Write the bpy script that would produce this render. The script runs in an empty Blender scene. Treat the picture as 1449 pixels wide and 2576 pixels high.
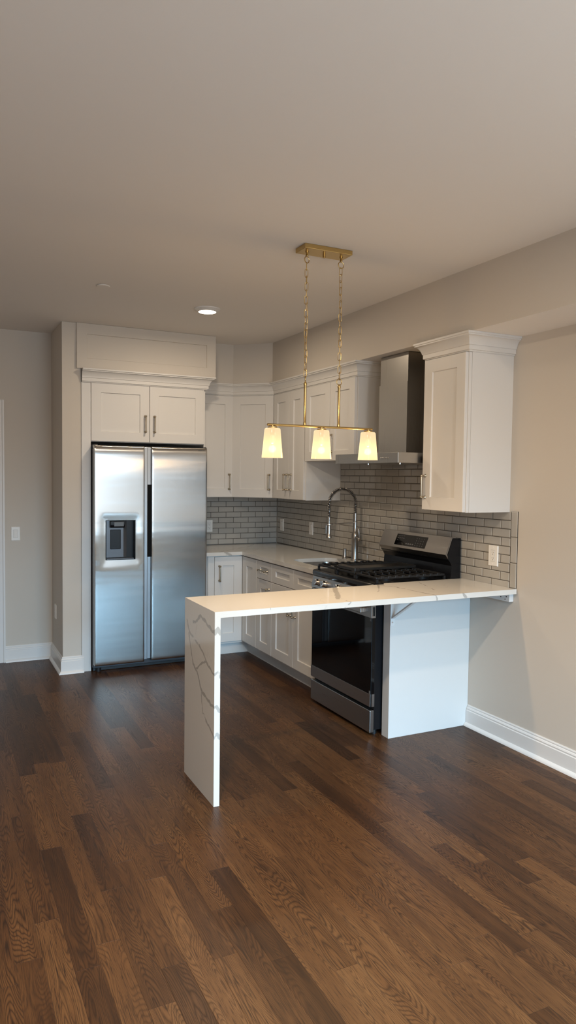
import bpy, bmesh, math, random
from mathutils import Vector, Matrix
random.seed(7)
S = bpy.context.scene
COL = S.collection
PI = math.pi

# ---------------------------------------------------------------- camera, world, daylight, exposure
F_PX, YAW, PITCH, ROLL = 1816.3, math.radians(26.129), math.radians(-2.816), math.radians(0.696)
CAM = Vector((-3.0344, -6.4196, 1.5656))
fw = Vector((math.sin(YAW)*math.cos(PITCH), math.cos(YAW)*math.cos(PITCH), math.sin(PITCH)))
rt = Vector((math.cos(YAW), -math.sin(YAW), 0)); up = rt.cross(fw)
rt, up = rt*math.cos(ROLL)+up*math.sin(ROLL), up*math.cos(ROLL)-rt*math.sin(ROLL)
cd = bpy.data.cameras.new('camera'); cam = bpy.data.objects.new('camera', cd); COL.objects.link(cam)
cd.sensor_fit = 'VERTICAL'; cd.sensor_height = 36.0; cd.lens = F_PX/2576*36.0
cd.clip_start = 0.05; cd.clip_end = 100
M = Matrix((rt, up, -fw)).transposed().to_4x4(); M.translation = CAM
cam.matrix_world = M
S.camera = cam
S.view_settings.view_transform = 'Standard'; S.view_settings.look = 'None'
S.view_settings.gamma = 1.0; S.view_settings.use_curve_mapping = False
S.view_settings.exposure = 0.08
S.cycles.use_denoising = True
S.cycles.max_bounces = 10; S.cycles.diffuse_bounces = 5; S.cycles.glossy_bounces = 5
S.cycles.sample_clamp_indirect = 6.0; S.cycles.caustics_reflective = False; S.cycles.caustics_refractive = False
W = bpy.data.worlds.new('world'); S.world = W; W.use_nodes = True
W.node_tree.nodes['Background'].inputs[0].default_value = (0.55, 0.72, 1.0, 1); W.node_tree.nodes['Background'].inputs[1].default_value = 0.6
def area(name, loc, rot, sx, sy, power, col, shape='RECTANGLE', spread=PI):
    l = bpy.data.lights.new(name, 'AREA'); l.shape = shape; l.size = sx; l.size_y = sy; l.energy = power; l.color = col; l.spread = spread
    o = bpy.data.objects.new(name, l); COL.objects.link(o); o.location = loc; o.rotation_euler = rot
    return o
REAR = -8.6
# daylight through the two rear windows: bright sky reaches downwards only, level with the panes lies the dim dusk horizon
SKY, HORIZON, WARM_BAND, GROUND = (0.36, 0.70, 1.0), (0.72, 0.86, 1.0), (1.0, 0.62, 0.32), (0.84, 0.93, 1.0)
for xc, wd, k in ((-1.35, 1.7, 1.0), (-3.75, 1.5, 0.22)):
    area('daylight_sky', (xc, REAR+0.03, 1.60), (math.radians(45.5), 0, 0), wd, 1.4, 215*k, SKY, spread=math.radians(90))
    for z0, z1, L, c in ((.40, .78, .75, HORIZON), (.92, 1.80, 1.0, HORIZON), (1.88, 2.04, 1.7, WARM_BAND), (2.08, 2.30, .8, HORIZON)):  # pane strips banded for the fridge reflection; orange one added for its warm band
        area('window_band_light', (xc, REAR+0.06, (z0+z1)/2), (math.radians(90), 0, 0), wd, z1-z0, 1.35*math.pi*L*wd*(z1-z0), c)
    area('daylight_ground_bounce', (xc, REAR+0.05, 1.3), (math.radians(130), 0, 0), wd, 1.9, 25*k+5, GROUND, spread=math.radians(100))

# ---------------------------------------------------------------- materials
def mat(name, col, rough=0.5, metal=0.0, spec=0.5, **kw):
    m = bpy.data.materials.new(name); m.use_nodes = True
    b = m.node_tree.nodes['Principled BSDF']
    b.inputs['Base Color'].default_value = (*col, 1); b.inputs['Roughness'].default_value = rough
    b.inputs['Metallic'].default_value = metal; b.inputs['Specular IOR Level'].default_value = spec
    for k, v in kw.items(): b.inputs[k].default_value = v
    return m
class NT:
    def __init__(s, m): s.t = m.node_tree; s.b = s.t.nodes['Principled BSDF']
    def n(s, typ, **kw):
        x = s.t.nodes.new(typ)
        for k, v in kw.items(): setattr(x, k, v)
        return x
    def put(s, sock, v):
        if hasattr(v, 'is_output') or isinstance(v, bpy.types.NodeSocket): s.t.links.new(v, sock)
        elif isinstance(v, (tuple, list, Vector)): sock.default_value = tuple(v)
        else: sock.default_value = v
    def math(s, op, a, b=0.0, clamp=False):
        x = s.n('ShaderNodeMath', operation=op); x.use_clamp = clamp; s.put(x.inputs[0], a); s.put(x.inputs[1], b); return x.outputs[0]
    def vec(s, op, a, b=(0, 0, 0), out=0):
        x = s.n('ShaderNodeVectorMath', operation=op); s.put(x.inputs[0], a)
        if op == 'SCALE': s.put(x.inputs[3], b)
        else: s.put(x.inputs[1], b)
        return x.outputs[out]
    def comb(s, x, y, z):
        c = s.n('ShaderNodeCombineXYZ'); s.put(c.inputs[0], x); s.put(c.inputs[1], y); s.put(c.inputs[2], z); return c.outputs[0]
    def noise(s, v, scale=5, detail=3, rough=0.5, dist=0.0, out='Fac'):
        x = s.n('ShaderNodeTexNoise'); s.put(x.inputs['Vector'], v); x.inputs['Scale'].default_value = scale
        x.inputs['Detail'].default_value = detail; x.inputs['Roughness'].default_value = rough; x.inputs['Distortion'].default_value = dist
        return x.outputs[out]
    def ramp(s, f, stops):
        x = s.n('ShaderNodeValToRGB'); s.put(x.inputs[0], f)
        e = x.color_ramp.elements
        while len(e) < len(stops): e.new(0.5)
        for el, (p, c) in zip(e, stops): el.position = p; el.color = (*c, 1)
        return x.outputs[0]
    def mix(s, f, a, b, typ='MIX'):
        x = s.n('ShaderNodeMix', data_type='RGBA', blend_type=typ); s.put(x.inputs[0], f)
        s.put(x.inputs[6], a if not isinstance(a, tuple) else (*a, 1)); s.put(x.inputs[7], b if not isinstance(b, tuple) else (*b, 1)); return x.outputs[2]
    def pos(s): return s.n('ShaderNodeNewGeometry').outputs['Position']
    def obj(s): return s.n('ShaderNodeTexCoord').outputs['Object']
    def sep(s, v):
        x = s.n('ShaderNodeSeparateXYZ'); s.put(x.inputs[0], v); return x.outputs
    def bump(s, h, strength=0.1, dist=0.01):
        x = s.n('ShaderNodeBump'); s.put(x.inputs['Height'], h); x.inputs['Strength'].default_value = strength; x.inputs['Distance'].default_value = dist
        s.t.links.new(x.outputs[0], s.b.inputs['Normal'])
    def set(s, k, v): s.put(s.b.inputs[k], v)

def painted(name, col, rough, spec, grain=260, st=0.03):
    m = mat(name, col, rough, 0, spec); t = NT(m)
    t.bump(t.noise(t.pos(), grain, 2), st, 0.002)
    return m
M_WALL = painted('greige_wall_paint', (0.60, 0.555, 0.495), 0.55, 0.3)
M_CEIL = painted('ceiling_paint', (0.82, 0.785, 0.74), 0.75, 0.2)
M_TRIM = painted('white_trim_paint', (0.74, 0.735, 0.725), 0.35, 0.45, 90, 0.01)
M_CAB = painted('white_cabinet_paint', (0.69, 0.68, 0.66), 0.36, 0.45, 120, 0.01)
M_CABIN = mat('cabinet_gap_shadow', (0.62, 0.60, 0.57), 0.6)
M_PLATE = mat('white_plastic_plate', (0.82, 0.81, 0.78), 0.35)
M_SLOT = mat('dark_slot', (0.006, 0.006, 0.006), 0.7, 0, 0.1)
M_BLACK = mat('black_enamel', (0.006, 0.0065, 0.008), 0.25, 0, 0.3)
M_BLACKP = mat('black_plastic', (0.012, 0.012, 0.013), 0.4)
M_IRON = mat('cast_iron', (0.007, 0.007, 0.0075), 0.5, 0, 0.35)
M_GLASSB = mat('black_oven_glass', (0.002, 0.002, 0.0025), 0.04, 0, 0.25)
M_DISP = mat('dispenser_grey', (0.11, 0.115, 0.125), 0.3, 0.5)
M_CHROME = mat('chrome', (0.75, 0.75, 0.76), 0.12, 1.0)
M_PULL = mat('champagne_pull', (0.42, 0.36, 0.27), 0.28, 1.0)
M_BRASS = mat('satin_brass', (0.55, 0.39, 0.16), 0.32, 1.0)
M_NICKEL = mat('brushed_nickel', (0.40, 0.375, 0.35), 0.30, 1.0)
M_GROUT = mat('tile_grout', (0.05, 0.044, 0.038), 0.8)
M_EMBLEM = mat('grey_lettering', (0.10, 0.11, 0.12), 0.4)
M_MARK = mat('panel_print', (0.16, 0.16, 0.16), 0.4)

def steel(name, col, rough, streak='X', st=0.03, aniso=0.0):
    m = mat(name, col, rough, 1.0); t = NT(m)
    p = t.sep(t.pos())
    if streak == 'X': v = t.comb(t.math('MULTIPLY', p[0], 2.0), t.math('MULTIPLY', p[1], 2.0), t.math('MULTIPLY', p[2], 500.0))
    else: v = t.comb(t.math('MULTIPLY', p[0], 420.0), t.math('MULTIPLY', p[1], 420.0), t.math('MULTIPLY', p[2], 2.0))
    n = t.noise(v, 1.0, 2)
    t.set('Roughness', t.math('ADD', rough-0.06, t.math('MULTIPLY', n, 0.12)))
    t.bump(n, st, 0.0006)
    if aniso:
        tg = t.n('ShaderNodeTangent', direction_type='RADIAL', axis='Z')
        t.t.links.new(tg.outputs[0], t.b.inputs['Tangent']); t.set('Anisotropic', aniso); t.set('Anisotropic Rotation', 0.25)
    return m
M_STEEL = steel('stainless_range', (0.37, 0.355, 0.34), 0.30, 'X')
M_HOOD = steel('stainless_hood', (0.40, 0.385, 0.36), 0.30, 'Z', 0.02)
M_SINK = steel('stainless_sink', (0.52, 0.50, 0.47), 0.28, 'X')
def fridge_steel():
    m = mat('stainless_fridge', (0.42, 0.412, 0.395), 0.2, 1.0); t = NT(m)
    p = t.sep(t.pos())
    fine = t.noise(t.comb(t.math('MULTIPLY', p[0], 500.0), p[1], t.math('MULTIPLY', p[2], 3.0)), 1.0, 2)
    wavy = t.noise(t.comb(t.math('MULTIPLY', p[0], 0.8), 0.0, t.math('MULTIPLY', p[2], 6.0)), 1.0, 2)
    t.set('Roughness', t.math('ADD', 0.17, t.math('MULTIPLY', fine, 0.05)))
    t.bump(wavy, 0.10, 0.02)
    tg = t.n('ShaderNodeTangent', direction_type='RADIAL', axis='Z')
    t.t.links.new(tg.outputs[0], t.b.inputs['Tangent']); t.set('Anisotropic', 0.95)
    return m
M_FRIDGE = fridge_steel()
M_FSIDE = mat('fridge_grey_side', (0.055, 0.055, 0.06), 0.4, 0.3)
M_FGAP = mat('fridge_centre_strip', (0.34, 0.36, 0.38), 0.35, 0.9)

def tile_mat():
    m = mat('grey_glazed_tile', (0.30, 0.285, 0.262), 0.10, 0, 0.6); t = NT(m)
    p = t.pos()
    n = t.noise(p, 3.0, 2)
    t.set('Base Color', t.ramp(n, [(0.3, (0.37, 0.355, 0.325)), (0.7, (0.44, 0.42, 0.385))]))
    t.bump(t.noise(p, 22.0, 1), 0.10, 0.01)
    return m
M_TILE = tile_mat()

def quartz(name, segs, wob=0.022, scale=14.0):
    m = mat(name, (0.70, 0.68, 0.64), 0.11, 0, 0.5); t = NT(m)
    p = t.pos()
    d0 = t.noise(p, scale, 3, 0.6, out='Color')
    q = t.vec('ADD', p, t.vec('SCALE', t.vec('SUBTRACT', d0, (0.5, 0.5, 0.5)), wob*2))
    best = None
    for a, b, w in segs:
        a = Vector(a); ba = Vector(b)-a
        pa = t.vec('SUBTRACT', q, a)
        h = t.math('MULTIPLY', t.vec('DOT_PRODUCT', pa, ba, 1), 1/ba.dot(ba), True)
        d = t.vec('LENGTH', t.vec('SUBTRACT', pa, t.vec('SCALE', ba, h)), out=1)
        d = t.math('DIVIDE', d, w)
        best = d if best is None else t.math('MINIMUM', best, d)
    big = t.math('ABSOLUTE', t.math('SUBTRACT', t.noise(p, 1.7, 4, 0.55, 1.2), 0.5))
    thin = t.math('SUBTRACT', 1.0, t.math('MULTIPLY', big, 140.0), True)
    gate = t.math('MULTIPLY', t.math('SUBTRACT', t.noise(p, 2.3, 1), 0.52), 6.0, True)
    thin = t.math('MULTIPLY', t.math('MULTIPLY', thin, gate), 0.35)
    if best is not None:
        v = t.math('SUBTRACT', 1.0, t.math('MULTIPLY', t.math('SUBTRACT', best, 0.75), 3.0, True))
        v = t.math('MULTIPLY', v, 0.9)
        v = t.math('MAXIMUM', v, thin)
    else: v = thin
    t.set('Base Color', t.mix(v, (0.70, 0.68, 0.64), (0.40, 0.385, 0.36)))
    return m
def chain3(pts, w): return [(pts[i], pts[i+1], w) for i in range(len(pts)-1)]
XB, YF = -1.864, -3.272
def LF(pts): return [(XB, y, z) for y, z in pts]
segs_leg = (chain3(LF([(-2.861, .818), (-2.893, .76), (-3.037, .73), (-3.109, .708), (-3.165, .665), (YF, .631)]) + [(-1.85, YF, .648), (-1.833, YF, .612)], .008)
    + chain3(LF([(-2.961, .822), (-3.02, .843), (-3.07, .878), (-3.175, .848), (YF, .828)]) + [(-1.849, YF, .845), (-1.833, YF, .825)], .009)
    + chain3(LF([(-2.886, .748), (-2.965, .617), (-3.025, .583), (-3.084, .511), (-3.182, .491), (YF, .470)]) + [(-1.851, YF, .474), (-1.833, YF, .447)], .009)
    + chain3(LF([(-3.091, .504), (-3.107, .398), (-3.198, .37), (YF, .333)]) + [(-1.85, YF, .350), (-1.833, YF, .329)], .0075)
    + chain3(LF([(-3.017, .605), (-3.082, .642), (-3.165, .669)]), .007))
ZB = .929
segs_top = (chain3([(-.935, -2.78, ZB), (-1.02, -2.93, ZB), (-1.06, -3.02, ZB), (-1.14, -3.17, ZB)], .016) + chain3([(-1.14, -3.17, ZB), (-1.12, YF, ZB), (-1.17, YF, ZB-.03)], .004)
    + chain3([(-.70, -2.79, ZB), (-.62, -2.95, ZB), (-.60, -3.15, ZB), (-.585, YF, ZB), (-.575, YF, ZB-.03)], .006)
    + chain3([(-.36, -2.79, ZB), (-.42, -2.95, ZB), (-.47, -3.11, ZB)], .0035)
    + chain3([(-.66, -2.80, ZB), (-.73, -2.93, ZB)], .007) + chain3([(-.73, -2.93, ZB), (-.82, -3.06, ZB)], .003)
    + chain3([(-1.58, YF, ZB), (-1.575, YF, ZB-.03)], .0025) + chain3([(-.40, YF, ZB), (-.38, YF, ZB-.03)], .008))
ZK = .911
segs_ctr = (chain3([(-.84, -.62, ZK), (-.60, -.40, ZK), (-.38, -.22, ZK), (-.28, -.05, ZK)], .006) + chain3([(-.58, -.70, ZK), (-.42, -.50, ZK), (-.2, -.42, ZK), (-.02, -.40, ZK)], .003)
    + chain3([(-.80, -.66, ZK), (-.74, -.66, ZK-.03)], .012) + chain3([(-.645, -1.55, ZK), (-.58, -1.75, ZK), (-.56, -1.86, ZK)], .004) + chain3([(-.13, -1.42, ZK), (-.12, -1.55, ZK-.03)], .02))
M_QLEG = quartz('veined_quartz_leg', segs_leg)
M_QTOP = quartz('veined_quartz_top', segs_top)
M_QCTR = quartz('veined_quartz_counter', segs_ctr)

def floor_mat():
    m = mat('dark_oak_floor', (0.06, 0.03, 0.015), 0.3, 0, 0.20); t = NT(m)
    p = t.sep(t.pos()); PW = 0.083
    u = t.math('DIVIDE', t.math('ADD', p[0], 20.0), PW)
    row = t.math('FLOOR', u); fu = t.math('FRACT', u)
    wn = t.n('ShaderNodeTexWhiteNoise', noise_dimensions='1D'); t.put(wn.inputs['W'], row)
    r1 = wn.outputs['Value']
    ln = t.math('ADD', 0.55, t.math('MULTIPLY', r1, 0.45))
    v = t.math('DIVIDE', t.math('ADD', t.math('ADD', p[1], 30.0), t.math('MULTIPLY', r1, 17.0)), ln)
    col = t.math('FLOOR', v); fv = t.math('FRACT', v)
    w2 = t.n('ShaderNodeTexWhiteNoise', noise_dimensions='2D'); t.put(w2.inputs['Vector'], t.comb(row, col, 0.0))
    rnd = w2.outputs['Value']; rc = t.sep(w2.outputs['Color'])
    off = t.math('MULTIPLY', rnd, 37.0)
    # cathedral grain: contours of a stretched noise field
    g0 = t.noise(t.comb(t.math('MULTIPLY', p[0], 9.0), t.math('MULTIPLY', p[1], 1.0), off), 1.0, 1.5, 0.45)
    strips = t.math('ADD', t.math('MULTIPLY', g0, 66.0), t.math('MULTIPLY', fu, t.math('ADD', 1.0, t.math('MULTIPLY', rc[1], 5.0))))
    fine = t.noise(t.comb(t.math('MULTIPLY', p[0], 330.0), t.math('MULTIPLY', p[1], 11.0), off), 1.0, 3, 0.7)
    s = t.math('FRACT', t.math('ADD', strips, t.math('MULTIPLY', fine, 0.35)))
    line = t.math('POWER', t.math('ABSOLUTE', t.math('SUBTRACT', t.math('MULTIPLY', s, 2.0), 1.0)), 2.2)
    med = t.noise(t.comb(t.math('MULTIPLY', p[0], 30.0), t.math('MULTIPLY', p[1], 2.5), off), 1.0, 3, 0.55)
    tone = t.math('ADD', t.math('ADD', t.math('MULTIPLY', rc[0], 0.32), t.math('MULTIPLY', med, 0.42)), t.math('MULTIPLY', t.noise(t.pos(), 1.6, 2), 0.26))
    base = t.ramp(tone, [(0.24, (0.026, 0.0105, 0.0046)), (0.42, (0.068, 0.0280, 0.0108)), (0.60, (0.112, 0.0480, 0.0175)), (0.82, (0.165, 0.077, 0.029))])
    c = t.mix(t.math('MULTIPLY', line, t.math('ADD', 0.45, t.math('MULTIPLY', rc[2], 0.45))), base, (0.016, 0.0075, 0.0042))
    c = t.mix(t.math('MULTIPLY', t.math('SUBTRACT', fine, 0.50, True), 5.0, True), c, (0.020, 0.010, 0.006))
    eu = t.math('MINIMUM', fu, t.math('SUBTRACT', 1.0, fu)); ev = t.math('MULTIPLY', t.math('MINIMUM', fv, t.math('SUBTRACT', 1.0, fv)), 8.0)
    gap = t.math('SUBTRACT', 1.0, t.math('MULTIPLY', t.math('MINIMUM', eu, ev), 70.0), True)
    c = t.mix(t.math('MULTIPLY', gap, 0.5), c, (0.016, 0.008, 0.005))
    t.set('Base Color', c)
    t.set('Roughness', t.math('ADD', 0.30, t.math('ADD', t.math('MULTIPLY', line, 0.06), t.math('MULTIPLY', fine, 0.10))))
    t.bump(t.math('SUBTRACT', t.math('MULTIPLY', fine, -0.25), t.math('ADD', gap, t.math('MULTIPLY', line, 0.15))), 0.25, 0.0015)
    return m
M_FLOOR = floor_mat()

def glow(name, col, strength):
    m = mat(name, (0.9, 0.88, 0.84), 0.4); b = m.node_tree.nodes['Principled BSDF']
    b.inputs['Emission Color'].default_value = (*col, 1); b.inputs['Emission Strength'].default_value = strength
    return m
M_LENS = glow('lit_downlight_lens', (1.0, 0.86, 0.62), 9.0)
M_BULB = glow('lit_bulb', (1.0, 0.78, 0.45), 1.1); M_BULB.node_tree.nodes['Principled BSDF'].inputs['Base Color'].default_value = (.02, .015, .01, 1)
def opal():
    m = bpy.data.materials.new('opal_glass_shade'); m.use_nodes = True; t = NT(m)
    t.b.inputs['Base Color'].default_value = (0.006, 0.005, 0.003, 1); t.b.inputs['Specular IOR Level'].default_value = 0.15; t.b.inputs['Roughness'].default_value = 0.15
    t.b.inputs['Emission Color'].default_value = (1.0, 0.74, 0.45, 1); t.b.inputs['Emission Strength'].default_value = 0.92
    tr = t.n('ShaderNodeBsdfTranslucent'); tr.inputs['Color'].default_value = (1.0, 0.86, 0.50, 1)
    mx = t.n('ShaderNodeMixShader'); mx.inputs[0].default_value = 0.014
    t.t.links.new(t.b.outputs[0], mx.inputs[1]); t.t.links.new(tr.outputs[0], mx.inputs[2])
    cl = t.n('ShaderNodeBsdfTransparent'); cl.inputs['Color'].default_value = (1.0, 0.93, 0.80, 1)
    m2 = t.n('ShaderNodeMixShader'); m2.inputs[0].default_value = 0.18
    t.t.links.new(mx.outputs[0], m2.inputs[1]); t.t.links.new(cl.outputs[0], m2.inputs[2])
    t.t.links.new(m2.outputs[0], t.t.nodes['Material Output'].inputs[0])
    return m
M_OPAL = opal()

# ---------------------------------------------------------------- mesh helpers
class MB:
    def __init__(s): s.bm = bmesh.new()
    def box(s, x0, x1, y0, y1, z0, z1, bev=0.0):
        x0, x1 = sorted((x0, x1)); y0, y1 = sorted((y0, y1)); z0, z1 = sorted((z0, z1))
        vs = [s.bm.verts.new((x, y, z)) for x in (x0, x1) for y in (y0, y1) for z in (z0, z1)]
        fs = [(0, 1, 3, 2), (4, 6, 7, 5), (0, 4, 5, 1), (2, 3, 7, 6), (0, 2, 6, 4), (1, 5, 7, 3)]
        nf = [s.bm.faces.new([vs[i] for i in f]) for f in fs]
        if bev:
            es = list({e for f in nf for e in f.edges})
            bmesh.ops.bevel(s.bm, geom=es, offset=bev, segments=2, affect='EDGES', profile=0.5)
        return s
    def prism(s, pts, axis, a0, a1, bev=0.0):
        """extrude polygon pts (2D) along axis between a0 and a1; pts are the other two axes in xyz order"""
        def P(p, a):
            if axis == 'x': return (a, p[0], p[1])
            if axis == 'y': return (p[0], a, p[1])
            return (p[0], p[1], a)
        A = [s.bm.verts.new(P(p, a0)) for p in pts]; B = [s.bm.verts.new(P(p, a1)) for p in pts]
        n = len(pts); nf = [s.bm.faces.new(A), s.bm.faces.new(B[::-1])]
        for i in range(n): nf.append(s.bm.faces.new((A[i], B[i], B[(i+1) % n], A[(i+1) % n])))
        if bev:
            es = list({e for f in nf for e in f.edges})
            bmesh.ops.bevel(s.bm, geom=es, offset=bev, segments=2, affect='EDGES', profile=0.5)
        return s
    def rings(s, rings, cap0=True, cap1=True):
        R = [[s.bm.verts.new(p) for p in r] for r in rings]; n = len(R[0])
        for a, b in zip(R, R[1:]):
            for i in range(n):
                s.bm.faces.new((a[i], a[(i+1) % n], b[(i+1) % n], b[i]))
        if cap0: s.bm.faces.new(R[0][::-1])
        if cap1: s.bm.faces.new(R[-1])
        return s
    def lathe(s, prof, c, axis=(0, 0, 1), n=24, cap0=True, cap1=True):
        ax = Vector(axis).normalized(); t = Vector((1, 0, 0)) if abs(ax.x) < .9 else Vector((0, 1, 0))
        a = ax.cross(t).normalized(); b = ax.cross(a); c = Vector(c)
        return s.rings([[c+ax*h+(a*math.cos(2*PI*i/n)+b*math.sin(2*PI*i/n))*max(r, 1e-5) for i in range(n)] for r, h in prof], cap0, cap1)
    def cyl(s, p0, p1, r, n=16, r1=None):
        p0 = Vector(p0); p1 = Vector(p1); L = (p1-p0).length
        return s.lathe([(r, 0), (r if r1 is None else r1, L)], p0, p1-p0, n)
    def tube(s, pts, r, n=10, closed=False):
        pts = [Vector(p) for p in pts]; N = len(pts); rr = []; ref = None
        for i, p in enumerate(pts):
            if closed: d = pts[(i+1) % N]-pts[i-1]
            else: d = pts[min(i+1, N-1)]-pts[max(i-1, 0)]
            d.normalize()
            if ref is None: ref = d.orthogonal().normalized()
            ref = (ref-d*ref.dot(d)).normalized(); b = d.cross(ref)
            ri = r[i] if isinstance(r, (list, tuple)) else r
            rr.append([p+(ref*math.cos(2*PI*k/n)+b*math.sin(2*PI*k/n))*ri for k in range(n)])
        if closed: rr.append(rr[0])
        if closed:
            R = [[s.bm.verts.new(q) for q in x] for x in rr[:-1]]
            for i in range(N):
                a, c = R[i], R[(i+1) % N]
                # closest alignment offset
                o = min(range(n), key=lambda k: (a[0].co-c[k].co).length)
                for k in range(n): s.bm.faces.new((a[k], a[(k+1) % n], c[(k+1+o) % n], c[(k+o) % n]))
            return s
        return s.rings(rr)
    def sphere(s, c, r, sc=(1, 1, 1), n=16):
        prof = [(r*math.sin(PI*i/n), -r*math.cos(PI*i/n)) for i in range(n+1)]
        k = len(s.bm.verts); s.lathe(prof, (0, 0, 0), (0, 0, 1), n); s.bm.verts.ensure_lookup_table()
        for v in s.bm.verts[k:]: v.co = Vector((v.co.x*sc[0], v.co.y*sc[1], v.co.z*sc[2]))+Vector(c)
        return s
    def sweep(s, path, prof, side=1, closed=False):
        """profile (d, z) swept along a 2D path, d measured to the right (side=1) of travel, mitred"""
        P = [Vector((p[0], p[1])) for p in path]; N = len(P); rings = []
        for i in range(N):
            ds = []
            if i > 0: ds.append((P[i]-P[i-1]).normalized())
            if i < N-1: ds.append((P[i+1]-P[i]).normalized())
            ns = [Vector((d.y, -d.x))*side for d in ds]
            m = sum(ns, Vector((0, 0))).normalized(); k = 1/max(0.2, m.dot(ns[0]))
            rings.append([Vector((P[i].x+m.x*d*k, P[i].y+m.y*d*k, z)) for d, z in prof])
        return s.rings(rings)
    def build(s, name, material, parent=None, smooth=False, bev=0.0, **props):
        bmesh.ops.remove_doubles(s.bm, verts=s.bm.verts, dist=1e-6)
        bmesh.ops.recalc_face_normals(s.bm, faces=s.bm.faces)
        base = parent.get('_base') if parent else None
        if base:
            off = Vector(base)
            for v in s.bm.verts: v.co -= off
        me = bpy.data.meshes.new(name); s.bm.to_mesh(me); s.bm.free()
        me.materials.append(material)
        if smooth:
            for p in me.polygons: p.use_smooth = True
            try: me.set_sharp_from_angle(angle=math.radians(smooth if smooth is not True else 35))
            except Exception: pass
        o = bpy.data.objects.new(name, me); COL.objects.link(o)
        if parent:
            o.parent = parent; o['_base'] = list(base)
        else: o['_base'] = [0, 0, 0]
        for k, v in props.items(): o[k] = v
        return o
def thing(name, label, cat, loc, group=None):
    o = bpy.data.objects.new(name, None); COL.objects.link(o); o.location = loc; o.empty_display_size = .1
    o['_base'] = list(loc); o['label'] = label; o['category'] = cat
    if group: o['group'] = group
    return o
def tag(o, label, cat, group=None):
    o['label'] = label; o['category'] = cat
    if group: o['group'] = group
    return o
def struct(o): o['kind'] = 'structure'; return o

# frames for fronts: origin, width axis a, outward normal n (up is z)
class FR:
    def __init__(s, o, a, n): s.o = Vector(o); s.a = Vector(a).normalized(); s.n = Vector(n).normalized()
    def P(s, a, b, c): return s.o+s.a*a+Vector((0, 0, 1))*b+s.n*c
FB = FR((0, 0, 0), (1, 0, 0), (0, -1, 0))                       # faces -Y: a = x
FRT = FR((0, 0, 0), (0, -1, 0), (-1, 0, 0))                     # faces -X: a = -y
def shaker(fr, a0, a1, b0, b1, c, th=.02, ra=.075, rb=.075, rec=.009):
    """one shaker front: bevelled outer edge, flat frame, stepped recessed panel"""
    m = MB()
    def R(ia, ib, cc): return [fr.P(a0+ia, b0+ib, c+cc), fr.P(a1-ia, b0+ib, c+cc), fr.P(a1-ia, b1-ib, c+cc), fr.P(a0+ia, b1-ib, c+cc)]
    m.rings([R(0, 0, 0), R(0, 0, th-.0015), R(.0015, .0015, th), R(ra, rb, th), R(ra+.0015, rb+.0015, th-.002), R(ra+.003, rb+.003, th-rec)])
    return m
def pull(fr, p0, p1, c, parent):
    """bar pull with two rounded posts, from (a,b) p0 to p1, standing on plane c"""
    m = MB(); A = fr.P(*p0, c+.030); B = fr.P(*p1, c+.030)
    d = (B-A).normalized()
    m.tube([A-d*.007, A-d*.005, A, B, B+d*.005, B+d*.007], [.0025, .005, .0055, .0055, .005, .0025], 10)
    for p in (p0, p1):
        m.lathe([(.0095, 0), (.0095, .003), (.006, .006), (.0055, .020), (.0075, .026), (.0085, .031), (.006, .0365), (.001, .038)], fr.P(*p, c), fr.n, 14)
    return m.build('handle', M_PULL, parent, smooth=50)

# ---------------------------------------------------------------- the room
ZC, ZS = 2.732, 2.383
struct(MB().box(-5.6, .1, REAR-.1, .2, -.1, 0).build('floor', M_FLOOR))
struct(MB().box(-5.6, .1, REAR-.1, .2, ZC, ZC+.1).build('ceiling', M_CEIL))
struct(MB().box(0, .1, REAR, .0, 0, ZC).build('wall_right', M_WALL))
b = MB(); b.box(-2.0, 0.1, 0, .2, 0, ZC)
struct(b.build('wall_back', M_WALL))
struct(MB().box(-5.5, -2.14, -.08, .2, 0, ZC).build('wall_hallway', M_WALL))
struct(MB().box(-2.144, -2.0, -.632, .2, 0, ZC, .003).build('wall_stub', M_WALL))
struct(MB().box(-5.6, -5.5, REAR, .2, 0, ZC).build('wall_left', M_WALL))
b = MB()
wins = [(-4.5, -3.0), (-2.2, -.5)]
xs = [-5.5, -4.5, -3.0, -2.2, -.5, 0.1]
for i in range(0, 6, 2): b.box(xs[i], xs[i+1], REAR-.1, REAR, 0, ZC)
for a0, a1 in wins: b.box(a0, a1, REAR-.1, REAR, 0, .35); b.box(a0, a1, REAR-.1, REAR, 2.35, ZC)
struct(b.build('wall_rear', M_WALL))
for k, (a0, a1) in enumerate(wins):
    m = MB()
    for x in (a0, (a0+a1)/2-.02, a1-.04): m.box(x, x+.04, REAR-.09, REAR-.03, .35, 2.35)
    for z in (.35, 1.33, 2.31): m.box(a0, a1, REAR-.088, REAR-.032, z, z+.04)
    struct(m.build('window_%d' % (k+1), M_TRIM))
# soffit above the wall cabinets: straight runs joined by a diagonal across the corner
XS = -.356
b = MB(); b.prism([(-.90, 0), (-.90, -.352), (-.620, -.352), (XS, -.618), (XS, REAR), (0, REAR), (0, 0)], 'z', ZS, ZC)
sf_ = struct(b.build('wall_soffit', M_WALL)); sf_.data.materials.append(M_CEIL)   # its underside is painted like the ceiling
for p in sf_.data.polygons:
    if p.normal.z < -.9: p.material_index = 1
# baseboards with shoe moulding
BASE = [(0, 0), (.033, 0), (.032, .006), (.027, .014), (.019, .020), (.016, .022), (.016, .098), (.012, .101), (.012, .107), (.014, .110), (.010, .118), (.006, .120), (.007, .127), (.004, .133), (0, .133)]
struct(MB().sweep([(0, -2.867), (0, REAR)], BASE, 1).build('baseboard_right', M_TRIM, smooth=30))
struct(MB().sweep([(-2.517, -.08), (-2.144, -.08), (-2.144, -.632), (-1.985, -.632)], BASE, 1).build('baseboard_stub', M_TRIM, smooth=30))
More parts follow.
